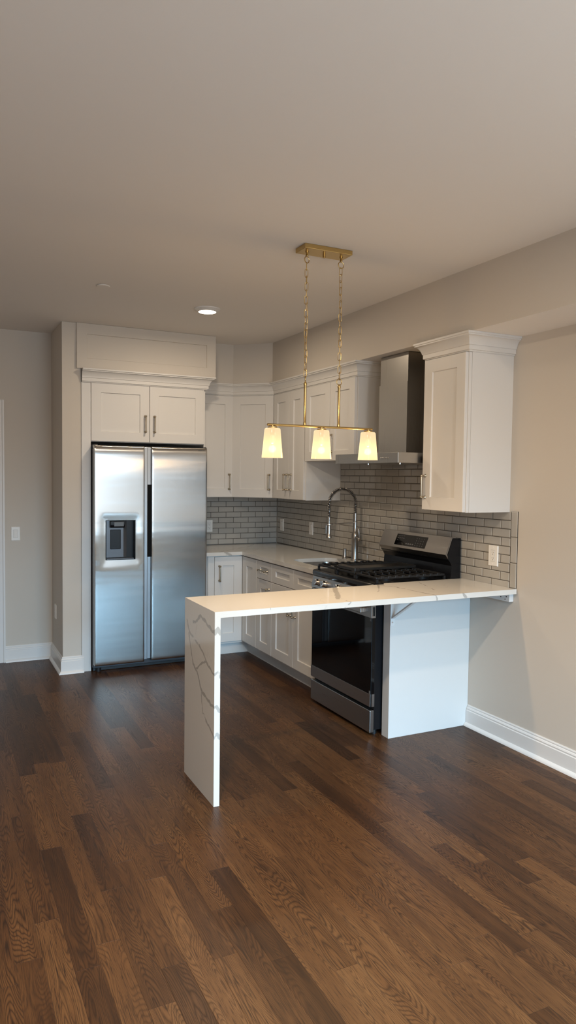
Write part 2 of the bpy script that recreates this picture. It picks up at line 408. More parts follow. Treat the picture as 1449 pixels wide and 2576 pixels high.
# door in the hallway wall, only its right casing leg reaches the frame
d1 = struct(MB().box(-3.43, -2.60, -.088, -.081, .01, 2.075).build('door_1', M_TRIM))
CAS = [(0, 0), (.018, .0), (.018, .012), (.014, .03), (.017, .045), (.014, .06), (.010, .085), (0, .085)]
m = MB()
for d, w in ((.020, 0), (.014, .012), (.018, .02)): pass
m.prism([(-2.517, -.08), (-2.517, -.103), (-2.530, -.103), (-2.536, -.097), (-2.575, -.094), (-2.582, -.098), (-2.600, -.098), (-2.602, -.08)], 'z', 0, 2.16)
m.prism([(-3.513, -.08), (-3.513, -.103), (-3.500, -.103), (-3.494, -.097), (-3.455, -.094), (-3.430, -.098), (-3.428, -.08)], 'z', 0, 2.16)
m.box(-3.428, -2.602, -.098, -.08, 2.075, 2.16)
struct(m.build('trim_1', M_TRIM))

# ---------------------------------------------------------------- tile backsplash (right wall, back wall)
def tiled(fr, rects, rows, bott, pitch_a, start_even, start_odd, extra, name, c0=.0, rowh=.051, th=.0075, depth=.0025, gap=.0036):
    """bevelled glazed tiles laid in running bond inside rects (a0,a1,b0,b1), on a grout bed"""
    m = MB(); g = MB()
    def tile(a0, a1, b0, b1):
        if a1-a0 < .008 or b1-b0 < .006: return
        e = .0045
        def R(i, cc): return [fr.P(a0+i, b0+i, cc), fr.P(a1-i, b0+i, cc), fr.P(a1-i, b1-i, cc), fr.P(a0+i, b1-i, cc)]
        m.rings([R(0, c0+.001), R(0, c0+th-depth), R(e, c0+th)], cap0=False)
    for (A0, A1, B0, B1) in rects:
        for k in range(rows):
            b0 = bott+k*rowh+gap/2; b1 = bott+(k+1)*rowh-gap/2
            b0 = max(b0, B0); b1 = min(b1, B1)
            if b1 <= b0: continue
            s = start_even if k % 2 == 0 else start_odd
            n0 = math.floor((A0-s)/pitch_a)-1
            for j in range(n0, n0+60):
                a0 = s+j*pitch_a+gap/2; a1 = a0+pitch_a-gap
                a0 = max(a0, A0); a1 = min(a1, A1)
                if a1 > a0: tile(a0, a1, b0, b1)
        g.rings([[fr.P(A0, B0, c0), fr.P(A1, B0, c0), fr.P(A1, B1, c0), fr.P(A0, B1, c0)], [fr.P(A0, B0, c0+.0045), fr.P(A1, B0, c0+.0045), fr.P(A1, B1, c0+.0045), fr.P(A0, B1, c0+.0045)]])
    for (a0, a1, b0, b1) in extra:
        tile(a0, a1, b0, b1)
    if extra:
        A0 = min(e[0] for e in extra)-.002; A1 = max(e[1] for e in extra); B0 = min(e[2] for e in extra); B1 = max(e[3] for e in extra)
        g.rings([[fr.P(A0, B0, c0), fr.P(A1, B0, c0), fr.P(A1, B1, c0), fr.P(A0, B1, c0)], [fr.P(A0, B0, c0+.0045), fr.P(A1, B0, c0+.0045), fr.P(A1, B1, c0+.0045), fr.P(A0, B1, c0+.0045)]])
    t = m.build(name, M_TILE); t['kind'] = 'structure'
    gg = g.build('grout', M_GROUT, t)
    return t
tiled(FRT, [(.0085, 3.207, .912, 1.3719), (1.226, 2.80, 1.374, 1.684)], 16, .915, .153, 3.207, 3.207-.0765,
      [(3.210, 3.262, .9305, 1.0755), (3.210, 3.262, 1.0785, 1.2265), (3.210, 3.262, 1.2295, 1.3780)], 'trim_tile_right')
tiled(FB, [(-.98, -.0085, .912, 1.3715)], 9, .915, .153, -.0085, -.085, [], 'trim_tile_back')

# ---------------------------------------------------------------- crown moulding profile
def crown_prof(z0=2.279, z1=2.3825, out=.066):
    return [(0, z0), (.006, z0), (.010, z0+.004), (.010, z0+.008), (.018, z0+.010), (.018, z0+.034), (.023, z0+.037), (.023, z0+.041), (.026, z0+.050), (.032, z0+.064), (.041, z0+.076), (.051, z0+.083), (.056, z0+.084), (.056, z0+.090), (out, z0+.093), (out, z1), (0, z1)]
DTOP, UB = 2.277, 1.372

# ---------------------------------------------------------------- wall cabinets
# above the fridge
t = thing('fridge_wall_cabinet', 'white two-door cabinet with crown directly above the stainless fridge', 'cabinet', (-1.46, -.32, 1.82))
MB().box(-1.925, -.993, -.62, 0, 1.822, 2.279).build('cabinet_body', M_CAB, t)
MB().box(-1.999, -1.927, -.638, -.002, 0.0, 2.279, .001).build('side_panel', M_CAB, t)
MB().box(-.991, -.980, -.622, -.002, 1.79, 2.279).build('side_panel', M_CAB, t)
for (a0, a1, h) in ((-1.924, -1.461, -1.496), (-1.457, -.994, -1.421)):
    d = shaker(FB, a0, a1, 1.827, DTOP+.006, .62).build('door', M_CAB, t)
    pull(FB, (h, 1.911), (h, 2.036), .64, d)
MB().sweep([(-1.998, -.638), (-.979, -.638), (-.979, -.352)], crown_prof(), 1).build('crown', M_CAB, t, smooth=30)
# painted bulkhead box above that
t = thing('bulkhead_panel', 'greige painted shaker panel box between the fridge cabinet and the ceiling', 'panel', (-1.466, -.32, ZS))
MB().box(-2.0, -.899, -.628, 0, 2.3835, ZC-.001).build('bulkhead_body', M_WALL, t)
shaker(FB, -2.036, -.897, 2.3835, ZC-.001, .632, .02, .078, .080).build('face_panel', M_WALL, t)
# single door on the back wall
t = thing('wall_cabinet', 'white single-door wall cabinet tucked between the fridge and the angled corner cabinet', 'cabinet', (-.75, -.16, UB))
MB().box(-.976, -.611, -.325, 0, UB, 2.279).build('cabinet_body', M_CAB, t)
d = shaker(FB, -.965, -.614, UB+.003, DTOP, .325).build('door', M_CAB, t)
pull(FB, (-.652, 1.447), (-.652, 1.577), .345, d)
# diagonal corner
t = thing('corner_wall_cabinet', 'white angled wall cabinet set diagonally across the kitchen corner', 'cabinet', (-.3, -.3, UB))
MB().prism([(-.001, -.001), (-.609, -.001), (-.609, -.326), (-.326, -.609), (-.001, -.609)], 'z', UB, 2.279).build('cabinet_body', M_CAB, t)
s2 = math.sqrt(.5)
FD = FR((-.609, -.326, 0), (1, -1, 0), (-1, -1, 0))
d = shaker(FD, .004, .396, UB+.003, DTOP, .001).build('door', M_CAB, t)
pull(FD, (.365, 1.447), (.365, 1.577), .021, d)
# tall double on right wall
t = thing('wall_cabinet', 'tall white double-door wall cabinet left of the sink, paired pulls low in its middle', 'cabinet', (-.16, -.92, UB))
MB().box(-.325, 0, -1.223, -.611, UB, 2.279).build('cabinet_body', M_CAB, t)
for a0, a1, h in ((.632, .939, .899), (.943, 1.212, .989)):
    d = shaker(FRT, a0, a1, UB+.003, DTOP, .326).build('door', M_CAB, t)
    pull(FRT, (h, 1.453), (h, 1.580), .346, d)
# short double over the sink
t = thing('wall_cabinet', 'shorter white double-door wall cabinet over the sink, behind the pendant light', 'cabinet', (-.16, -1.61, 1.686))
MB().box(-.325, 0, -2.004, -1.225, 1.686, 2.279).build('cabinet_body', M_CAB, t)
for a0, a1, h in ((1.234, 1.633, 1.598), (1.637, 1.992, 1.672)):
    d = shaker(FRT, a0, a1, 1.689, DTOP, .326, rb=.075).build('door', M_CAB, t)
    pull(FRT, (h, 1.755), (h, 1.880), .346, d)
# single right of the hood
t = thing('wall_cabinet', 'white single-door wall cabinet right of the range hood with its bare side facing the room', 'cabinet', (-.16, -2.99, UB))
MB().box(-.305, 0, -3.190, -2.800, UB, 2.279).build('cabinet_body', M_CAB, t)
MB().box(-.325, -.3055, -3.188, -2.800, UB, 2.279, .001).build('face_frame', M_CAB, t)
d = shaker(FRT, 2.803, 3.182, UB+.003, DTOP, .326).build('door', M_CAB, t)
pull(FRT, (2.834, 1.450), (2.834, 1.580), .346, d)
MB().sweep([(-.001, -2.800), (-.327, -2.800), (-.327, -3.190), (-.001, -3.190)], crown_prof(out=.062), 1 if False else 1).build('crown', M_CAB, t, smooth=30)
# crown running over the four joined cabinets
o = MB().sweep([(-.905, -.327), (-.611, -.327), (-.327, -.611), (-.327, -2.004), (-.0, -2.004)], crown_prof(), 1).build('crown_molding', M_CAB, smooth=30)
tag(o, 'white crown moulding running along the tops of the joined corner wall cabinets', 'moulding')

# ---------------------------------------------------------------- base cabinets
KT = .881
t = thing('corner_base_cabinet', 'white corner base cabinet beside the fridge, folding door with one upright pull', 'cabinet', (-.5, -.3, 0))
MB().prism([(-.001, -.001), (-.975, -.001), (-.975, -.609), (-.609, -.609), (-.609, -.936), (-.001, -.936)], 'z', .11, KT-.001).build('cabinet_body', M_CAB, t)
MB().prism([(-.002, -.002), (-.974, -.002), (-.974, -.535), (-.535, -.535), (-.535, -.936), (-.002, -.936)], 'z', 0, .11).build('toe_kick', M_CAB, t)
d = shaker(FB, -.886, -.632, .128, .869, .610).build('door', M_CAB, t)
pull(FB, (-.845, .665), (-.845, .790), .63, d)
shaker(FRT, .634, .931, .128, .869, .610, ra=.085).build('door', M_CAB, t)
MB().box(-.945, -.888, -.6245, -.6095, .11, KT-.003).build('filler', M_CAB, t)
t = thing('base_cabinet', 'narrow white base cabinet with a top drawer, second along from the corner', 'cabinet', (-.3, -1.09, 0))
MB().box(-.609, -.001, -1.239, -.938, .11, KT-.001).build('cabinet_body', M_CAB, t)
MB().box(-.535, -.001, -1.239, -.938, 0, .11).build('toe_kick', M_CAB, t)
d = shaker(FRT, .941, 1.237, .724, .869, .610, ra=.068, rb=.048).build('drawer', M_CAB, t)
pull(FRT, (1.03, .797), (1.155, .797), .63, d)
d = shaker(FRT, .941, 1.237, .128, .719, .610).build('door', M_CAB, t)
pull(FRT, (1.195, .535), (1.195, .660), .63, d)
t = thing('base_cabinet', 'wide white double-door sink base cabinet left of the black range', 'cabinet', (-.3, -1.63, 0))
b = MB(); b.box(-.609, -.58, -2.012, -1.241, .11, KT-.001); b.box(-.58, -.001, -1.259, -1.241, .11, KT-.001); b.box(-.58, -.001, -2.012, -1.996, .11, KT-.001); b.box(-.58, -.001, -1.996, -1.259, .11, .13)
b.build('cabinet_body', M_CAB, t)
MB().box(-.535, -.001, -2.012, -1.241, 0, .11).build('toe_kick', M_CAB, t)
for a0, a1, h in ((1.244, 1.624, 1.585), (1.628, 2.008, 1.665)):
    shaker(FRT, a0, a1, .724, .869, .610, ra=.065, rb=.050).build('false_drawer_front', M_CAB, t)
    d = shaker(FRT, a0, a1, .128, .719, .610).build('door', M_CAB, t)
    pull(FRT, (h, .520), (h, .648), .63, d)
# end panel right of the range
o = MB().box(-.603, -.001, -2.864, -2.793, 0, .8985, .001).build('end_panel', M_CAB)
tag(o, 'plain white end panel standing on the floor between the range and the bare wall', 'panel')

# ---------------------------------------------------------------- worktops
def rrect(x0, x1, y0, y1, r, n=8):
    P = []
    for cx, cy, a in ((x1-r, y1-r, 0), (x0+r, y1-r, 90), (x0+r, y0+r, 180), (x1-r, y0+r, 270)):
        for i in range(n+1):
            q = math.radians(a+90*i/n); P.append((cx+r*math.cos(q), cy+r*math.sin(q)))
    return P
def plate(outer, hole, z0, z1):
    m = MB(); bm = m.bm
    def loop(pts, z): return [bm.verts.new((x, y, z)) for x, y in pts]
    for z in (z1, z0):
        es = []
        for pts in (outer, hole):
            v = loop(pts, z); es += [bm.edges.new((v[i], v[(i+1) % len(v)])) for i in range(len(v))]
        bmesh.ops.triangle_fill(bm, use_beauty=True, edges=es)
    for pts in (outer, hole):
        n = len(pts)
        for i in range(n):
            a, c = pts[i], pts[(i+1) % n]
            q = [bm.verts.new(p) for p in ((*a, z0), (*c, z0), (*c, z1), (*a, z1))]
            bm.faces.new(q)
    return m
SX0, SX1, SY0, SY1 = -.515, -.125, -1.955, -1.325
o = plate([(-.009, -.009), (-.978, -.009), (-.978, -.655), (-.645, -.655), (-.645, -2.016), (-.009, -2.016)], rrect(SX0, SX1, SY0, SY1, .09), KT, ZK).build('countertop', M_QCTR)
tag(o, 'L-shaped white veined quartz countertop wrapping the kitchen corner around the sink', 'countertop')
m = MB()
def rr3(i, z, r): return [(x, y, z) for x, y in rrect(SX0+i, SX1-i, SY0+i, SY1-i, r)]
m.rings([rr3(-.02, KT-.002, .11), rr3(.004, KT-.002, .087), rr3(.006, KT-.02, .085), rr3(.012, KT-.16, .08), rr3(.03, KT-.19, .065), rr3(.06, KT-.20, .04)], cap0=False)
tk = thing('sink', 'undermount stainless steel sink set into the quartz countertop by the faucet', 'sink', (-.32, -1.64, .68))
m.build('bowl', M_SINK, tk, smooth=40)
MB().lathe([(.045, 0), (.045, .003), (.03, .004), (.028, .001), (.0, .001)], (-.32, -1.64, KT-.2015), (0, 0, 1), 20).build('drain', M_CHROME, tk, smooth=30)

t = thing('breakfast_bar', 'long white quartz breakfast bar with a waterfall leg dropping to the floor', 'bar counter', (-.93, -3.03, 0))
YB = -2.826
b = MB(); b.prism([(XB, .929), (-.009, .929), (-.009, .900), (XB+.029, .900)], 'y', YF, YB); b.box(-.605, -.009, YB, -2.790, .900, .929)
b.build('bar_top', M_QTOP, t)
MB().prism([(XB, 0), (XB, .929), (XB+.029, .900), (XB+.029, 0)], 'y', YF, YB).build('waterfall_leg', M_QLEG, t)

# brackets
t = thing('shelf_bracket', 'white diagonal steel bracket screwed to the end panel under the bar', 'bracket', (-.59, -2.87, .7))
MB().box(-.604, -.575, -2.868, -2.8645, .685, .899).build('wall_plate', M_TRIM, t)
MB().box(-.604, -.575, -3.20, -2.868, .8945, .8985).build('arm_plate', M_TRIM, t)
m = MB(); m.prism([(-2.868, .735), (-2.872, .728), (-3.135, .890), (-3.135, .8943), (-3.125, .8943)], 'x', -.600, -.579); m.build('brace', M_TRIM, t)
m = MB(); m.lathe([(.006, 0), (.005, .002), (.0, .003)], (-.590, -2.868, .705), (0, -1, 0), 12); m.build('screw', M_CHROME, t)
t = thing('shelf_bracket', 'white perforated steel bracket fixed along the bare wall under the bar end', 'bracket', (-.02, -3.1, .85))
MB().box(-.032, -.001, -3.240, -2.88, .850, .8985, .001).build('beam', M_TRIM, t)
for y, z in ((-3.215, .878), (-3.205, .862), (-3.17, .872), (-3.14, .882), (-3.05, .87)): MB().lathe([(.0035, 0), (.0035, .0006)], (-.0319, y, z), (-1, 0, 0), 10).build('bolt_hole', M_SLOT, t)

# ---------------------------------------------------------------- refrigerator
t = thing('refrigerator', 'tall stainless side-by-side refrigerator with a water dispenser in its left door', 'refrigerator', (-1.46, -.4, 0))
MB().box(-1.921, -1.002, -.685, -.03, .03, 1.765, .004).build('cabinet_body', M_FSIDE, t)
def fdoor(x0, x1, z0, z1, hole=None):
    """pressed steel door skin: domed towards its edges, with an optional rectangular opening"""
    m = MB(); bm = m.bm; yf, yb = -.754, -.690
    def lin(a, c, n): return [a+(c-a)*i/n for i in range(n+1)]
    if hole:
        hx0, hx1, hz0, hz1 = hole
        X = lin(x0, hx0, 10)[:-1]+lin(hx0, hx1, 10)[:-1]+lin(hx1, x1, 10)
        Z = lin(z0, hz0, 26)[:-1]+lin(hz0, hz1, 16)[:-1]+lin(hz1, z1, 26)
    else: X = lin(x0, x1, 28); Z = lin(z0, z1, 64)
    # extra rows next to the edges
    X = sorted(set([round(v, 5) for v in X]+[round(x0+e, 5) for e in (.003, .007, .012)]+[round(x1-e, 5) for e in (.003, .007, .012)]))
    Z = sorted(set([round(v, 5) for v in Z]+[round(z0+e, 5) for e in (.003, .008)]+[round(z1-e, 5) for e in (.003, .008, .015, .04, .07)]))
    def dep(x, z):
        ex = min(x-x0, x1-x); ez0 = z-z0; ez1 = z1-z
        d = .002*math.exp(-ex/.004)+.004*math.exp(-ez0/.005)+.007*math.exp(-ez1/.022)+.004*math.exp(-ez1/.006)
        d += .0012*(2*(x-(x0+x1)/2)/(x1-x0))**2
        if hole:
            qx = max(hx0-x, 0, x-hx1); qz = max(hz0-z, 0, z-hz1); q = math.hypot(qx, qz)
            d += .0035*math.exp(-(q/.035)**2)
        return d
    G = {}
    for i, x in enumerate(X):
        for j, z in enumerate(Z): G[i, j] = bm.verts.new((x, yf+dep(x, z), z))
    for i in range(len(X)-1):
        for j in range(len(Z)-1):
            xm = (X[i]+X[i+1])/2; zm = (Z[j]+Z[j+1])/2
            if hole and hx0 < xm < hx1 and hz0 < zm < hz1: continue
            bm.faces.new((G[i, j], G[i+1, j], G[i+1, j+1], G[i, j+1]))
    # sides back
    nx, nz = len(X)-1, len(Z)-1
    edge = [(i, 0) for i in range(nx)]+[(nx, j) for j in range(nz)]+[(i, nz) for i in range(nx, 0, -1)]+[(0, j) for j in range(nz, 0, -1)]
    back = [bm.verts.new((X[i], yb, Z[j])) for i, j in edge]
    for k in range(len(edge)):
        k2 = (k+1) % len(edge)
        bm.faces.new((G[edge[k]], back[k], back[k2], G[edge[k2]]))
    bm.faces.new(back)
    return m
HX0, HX1, HZ0, HZ1 = -1.837, -1.600, .893, 1.207
ld = fdoor(-1.9205, -1.529, .062, 1.790, (HX0, HX1, HZ0, HZ1)).build('door', M_FRIDGE, t, smooth=50, label='left stainless door with the water dispenser')
rd = fdoor(-1.468, -1.004, .066, 1.790).build('door', M_FRIDGE, t, smooth=50, label='right stainless door with small lettering')
MB().box(-1.5285, -1.500, -.738, -.689, .075, 1.785, .004).build('handle_channel', M_FGAP, ld)
MB().box(-1.4995, -1.4685, -.722, -.689, .075, 1.783, .003).build('handle_channel', M_FGAP, rd)
MB().box(-1.4970, -1.4700, -.7255, -.7225, .905, 1.487).build('handle_recess', M_SLOT, rd, label='black finger recess')
# dispenser
m = MB(); w = .004
m.box(HX0-.001, HX0+w, -.749, -.694, HZ0, HZ1); m.box(HX1-w, HX1+.001, -.749, -.694, HZ0, HZ1); m.box(HX0, HX1, -.749, -.694, HZ1-w, HZ1+.001); m.box(HX0, HX1, -.749, -.694, HZ0-.001, HZ0+w); m.box(HX0, HX1, -.697, -.692, HZ0, HZ1)
dp = m.build('dispenser_bay', M_BLACK, ld, label='black dispenser bay')
m = MB(); m.prism([(-1.822, -.7005), (-1.822, -.7115), (-1.688, -.7115), (-1.660, -.7005)], 'z', HZ0+.018, HZ1-.006)
m.build('back_plate', M_DISP, ld)
m = MB(); m.box(-1.792, -1.710, -.7165, -.7115, .975, 1.130, .004); m.build('paddle', M_BLACK, ld)
m = MB(); m.prism([(-.7115, 1.200), (-.744, 1.200), (-.744, 1.168), (-.736, 1.146), (-.7115, 1.146)], 'x', -1.797, -1.682, .004); m.build('spout_housing', M_BLACK, ld)
m = MB(); m.box(-1.770, -1.692, -.7485, -.7440, 1.156, 1.192, .002); m.build('nozzle_cover', mat('nozzle_grey', (0.10, 0.10, 0.10), 0.45, 0.8), ld)
m = MB(); m.box(-1.828, -1.612, -.748, -.700, HZ0+.004, HZ0+.012, .001); m.build('drip_tray', M_DISP, ld)
for x in (-1.875, -1.05):
    MB().cyl((x, -.66, 0), (x, -.66, .034), .022, 14).build('foot', M_BLACKP, t)
MB().box(-1.915, -1.01, -.655, -.60, .004, .06).build('kick_grille', M_BLACKP, t)
MB().box(-1.9195, -1.89, -.735, -.64, 1.768, 1.798, .004).build('hinge_cover', M_BLACKP, t)
MB().box(-1.035, -1.004, -.735, -.64, 1.768, 1.798, .004).build('hinge_cover', M_BLACKP, t)
def text_mesh(txt, size, fr, a, b_, c, material, parent, name, squash=1.0):
    cu = bpy.data.curves.new(name, 'FONT'); cu.body = txt; cu.size = size; cu.extrude = .0004
    o = bpy.data.objects.new(name, cu); COL.objects.link(o)
    dg = bpy.context.evaluated_depsgraph_get(); dg.update()
    me = bpy.data.meshes.new_from_object(o.evaluated_get(dg)); bpy.data.objects.remove(o)
    off = Vector(parent['_base'])
    for v in me.vertices: v.co = fr.P(a+v.co.x*squash, b_+v.co.y, c+v.co.z)-off
    me.materials.clear(); me.materials.append(material)
    q = bpy.data.objects.new(name, me); COL.objects.link(q); q.parent = parent; q['_base'] = list(parent['_base'])
    return q
text_mesh('SAMSUNG', .0135, FB, -1.082, 1.765, .7525, M_EMBLEM, rd, 'brand_lettering', .92)

# ---------------------------------------------------------------- range
Y0, Y1 = -2.022, -2.785
t = thing('gas_range', 'stainless and black freestanding gas range between sink base and end panel', 'stove', (-.35, -2.4, 0))
MB().box(-.655, -.02, Y1+.003, Y0-.003, .035, .905).build('oven_body', M_BLACK, t)
for x in (-.63, -.08):
    for y in (Y0-.04, Y1+.04): MB().cyl((x, y, 0), (x, y, .036), .018, 12).build('foot', M_BLACKP, t)
MB().box(-.684, -.6555, Y1, Y0, .020, .157, .003).build('storage_drawer', M_STEEL, t)
dr = MB().box(-.681, -.6555, Y1, Y0, .180, .800, .002).build('oven_door', M_GLASSB, t, label='black glass oven door')
MB().box(-.6855, -.6815, Y1, Y0, .180, .257, .001).build('lower_trim', M_STEEL, dr)
MB().box(-.686, -.6815, Y1, Y0, .722, .800, .001).build('upper_trim', M_STEEL, dr)
MB().box(-.675, -.656, Y1-.0025, Y1-.0002, .180, .257).build('trim_end', M_STEEL, dr)
m = MB(); m.box(-.684, -.656, Y1-.0025, Y1-.0002, .722, .800); m.build('trim_end', M_STEEL, dr)
m = MB(); m.box(-.678, -.672, Y1-.0032, Y1-.0024, .734, .788); m.box(-.668, -.662, Y1-.0032, Y1-.0024, .734, .788); m.build('vent_slot', M_SLOT, dr)
hb = MB(); hb.box(-.742, -.722, Y1+.035, Y0-.035, .752, .782, .004); hb.box(-.724, -.684, Y1+.035, Y1+.055, .755, .779, .002); hb.box(-.724, -.684, Y0-.055, Y0-.035, .755, .779, .002)
hb.build('handle', M_STEEL, dr)
for z in (.705, .262): MB().box(-.6815, -.6808, Y1+.006, Y1+.020, z-.004, z+.014).build('sticker', M_MARK, dr)
cp = MB(); cp.prism([(-.655, .805), (-.690, .805), (-.688, .815), (-.676, .882), (-.655, .882)], 'y', Y1, Y0, .002)
cp.build('control_panel', M_STEEL, t)
for y in (-2.110, -2.208, -2.385, -2.575, -2.675):
    k = MB(); nrm = Vector((-.98, 0, .18)); c = Vector((-.6835, y, .846))
    k.lathe([(.026, 0), (.026, .004), (.021, .006), (.021, .026), (.018, .029), (0, .029)], c, nrm, 24)
    kb = k.build('knob', M_CHROME, t, smooth=30)
    k = MB(); k.box(-.7225, -.7135, y-.006, y+.006, .829, .872, .002); k.build('knob_grip', M_STEEL, kb)
ck = MB(); ck.prism([(-.655, .8825), (-.676, .8825), (-.682, .900), (-.680, .918), (-.672, .926), (-.655, .928), (-.10, .928), (-.10, .906), (-.655, .906)], 'y', Y1, Y0, .002)
ck = ck.build('cooktop', M_BLACK, t, smooth=30)
def burner(x, y, r):
    m = MB(); m.lathe([(r*1.25, 0), (r*1.25, .004), (r, .005), (r, .012), (r*.9, .013), (0, .013)], (x, y, .928), (0, 0, 1), 24); return m.build('burner', M_IRON, ck, smooth=30)
for x, y, r in ((-.51, -2.155, .045), (-.23, -2.155, .035), (-.37, -2.403, .05), (-.51, -2.655, .042), (-.23, -2.655, .038)): burner(x, y, r)
def grate(ya, yb, fingers):
    m = MB(); xa, xb = -.640, -.135; z0, z1 = .950, .964
    r = .006
    for y in (ya, yb): m.box(xa, xb, y-r, y+r, z0, z1, .003)
    for x in (xa, xb): m.box(x-r, x+r, ya, yb, z0, z1, .003)
    ym = (ya+yb)/2
    for x in fingers:
        m.box(x-.004, x+.004, ya, ym-.030, z0+.002, z1+.004, .002); m.box(x-.004, x+.004, ym+.030, yb, z0+.002, z1+.004, .002)
        for y in (ya, yb): m.box(x-.012, x+.012, y-r-.001, y+r+.001, z0+.003, z1+.006, .003)
    m.box((xa+xb)/2-.005, (xa+xb)/2+.005, ya, yb, z0, z1, .002)
    for x in (xa, xb):
        for y in (ya, yb): m.box(x-.007, x+.007, y-.007, y+.007, .928, z0, .001)
    return m.build('grate', M_IRON, t)
FX = [-.60, -.55, -.50, -.45, -.40, -.34, -.29, -.24, -.185]
grate(-2.272, -2.038, FX); grate(-2.516, -2.290, [-.55, -.45, -.35, -.25, -.19]); grate(-2.768, -2.534, FX)
g = MB(); g.box(-.615, -.165, -2.510, -2.296, .970, .980, .003)
g.box(-.640, -.600, -2.512, -2.294, .966, .990, .004); g.box(-.60, -.165, -2.512, -2.506, .978, .988, .001); g.box(-.60, -.165, -2.300, -2.294, .978, .988, .001); g.box(-.172, -.165, -2.510, -2.296, .978, .988, .001)
g.build('griddle', mat('griddle_steel', (0.035, 0.033, 0.031), 0.28, 0.6), t)
bg = MB(); bg.prism([(-.022, .9285), (-.098, .9285), (-.090, 1.010), (-.104, 1.036), (-.118, 1.050), (-.124, 1.080), (-.085, 1.186), (-.022, 1.186)], 'y', Y1, Y0)
bg = bg.build('backguard', M_BLACK, t, label='black backguard with stainless control face')
m = MB(); m.prism([(-.108, 1.040), (-.140, 1.083), (-.094, 1.192), (-.060, 1.192), (-.060, 1.187), (-.0865, 1.187), (-.126, 1.082), (-.104, 1.040)], 'y', Y1+.002, Y0-.002)
sf = m.build('steel_face', M_STEEL, bg)
dv = Vector((.046, 0, .109)).normalized(); nf = Vector((-.109, 0, .046)).normalized()
FC = FR((-.140, 0, 1.083), (0, -1, 0), nf)
def slope_pt(a, s_, c): return Vector((-.140, -a, 1.083))+dv*s_+nf*c
m = MB()
m.rings([[slope_pt(a, s_, c) for a, s_ in ((2.205, .018), (2.555, .018), (2.555, .098), (2.205, .098))] for c in (-.001, .0012)])
gp = m.build('display', M_GLASSB, bg)
def mark(a, s_, w, h):
    m = MB(); m.rings([[slope_pt(x, y, c) for x, y in ((a, s_), (a+w, s_), (a+w, s_+h), (a, s_+h))] for c in (.001, .0015)]); m.build('touch_key', M_MARK, bg)
for i in range(4): mark(2.222+i*.022, .085, .013, .004)
for i in range(4): mark(2.222+i*.022, .068, .013, .005)
mark(2.222, .052, .012, .003)
for i in range(4): mark(2.335+i*.024, .030, .014, .008)
for i in range(4):
    for j in range(4): mark(2.440+i*.026, .028+j*.017, .005, .005)

# ---------------------------------------------------------------- hood
t = thing('range_hood', 'stainless chimney range hood on the tiled wall above the range', 'hood', (-.25, -2.395, 1.657))
cn = MB().box(-.509, -.009, -2.775, -2.016, 1.657, 1.722, .0015).build('canopy', M_HOOD, t)
MB().box(-.290, -.009, -2.549, -2.222, 1.7225, 2.19).build('chimney', M_HOOD, t)
MB().box(-.284, -.009, -2.545, -2.226, 2.1905, 2.378).build('chimney_extension', M_HOOD, t)
MB().box(-.270, -.009, -2.535, -2.236, 2.3785, 2.3825).build('vent_gap', M_SLOT, t)
for i in range(6):
    m = MB(); y = -2.590-i*.0165; m.lathe([(.0055, 0), (.0055, .003), (.004, .004), (0, .004)], (-.509, y, 1.688), (-1, 0, 0), 12); m.build('button', M_CHROME, cn, smooth=30)
for x, y in ((-.495, -2.42), (-.485, -2.762)):
    m = MB(); m.cyl((x, y, 1.648), (x, y, 1.657), .004, 10); m.build('screw', M_CHROME, cn)

# ---------------------------------------------------------------- faucet and air switch
fx, fy = -.062, -1.562
t = thing('faucet', 'brushed nickel pull-down kitchen faucet with a coiled spring neck behind the sink', 'faucet', (fx, fy, ZK))
m = MB(); m.lathe([(.031, 0), (.031, .004), (.027, .008), (.0255, .012), (.0255, .165), (.027, .170), (.027, .195), (.024, .215), (.018, .225), (.0155, .232), (.0155, .30), (.017, .302), (.017, .308), (.0145, .312), (.0145, .372)], (fx, fy, ZK), (0, 0, 1), 28)
bd = m.build('body', M_NICKEL, t, smooth=30)
# spring neck: centre line, inner hose and coil
R = .118; top = ZK+.444
cl = [Vector((fx, fy, ZK+.37+i*.0093)) for i in range(8)]
cl += [Vector((fx-R+R*math.cos(a), fy, top+R*math.sin(a))) for a in [PI*i/40 for i in range(41)]]
cl += [Vector((fx-2*R, fy, top-i*.010)) for i in range(1, 12)]
m = MB(); m.tube(cl, .0065, 10); m.build('hose', M_BLACKP, t, smooth=True)
L = [0]
for a, c in zip(cl, cl[1:]): L.append(L[-1]+(c-a).length)
def along(s_):
    for i in range(len(L)-1):
        if L[i+1] >= s_:
            f = (s_-L[i])/(L[i+1]-L[i]); return cl[i].lerp(cl[i+1], f), (cl[i+1]-cl[i]).normalized()
    return cl[-1], (cl[-1]-cl[-2]).normalized()
turns = 46; coil = []
for i in range(turns*12+1):
    p, d = along(L[-1]*i/(turns*12)); a = 2*PI*i/12
    n1 = Vector((0, 1, 0)); n2 = d.cross(n1)
    coil.append(p+(n1*math.cos(a)+n2*math.sin(a))*.0135)
m = MB(); m.tube(coil, .0023, 6); m.build('spring', M_NICKEL, t, smooth=True)
sx, zt = fx-2*R, top-.11
m = MB(); m.lathe([(.012, 0), (.012, -.020), (.009, -.024), (.009, -.055), (.015, -.062), (.0165, -.075), (.0165, -.125), (.019, -.140), (.025, -.152), (.025, -.160), (.020, -.163), (0, -.163)], (sx, fy, zt+.012), (0, 0, 1), 24)
m.build('spray_head', M_NICKEL, t, smooth=30)
m = MB(); m.box(sx-.030, sx-.024, fy-.006, fy+.006, zt-.115, zt-.050, .002); m.box(sx-.028, sx-.012, fy-.004, fy+.004, zt-.066, zt-.058, .001); m.build('spray_lever', M_NICKEL, t)
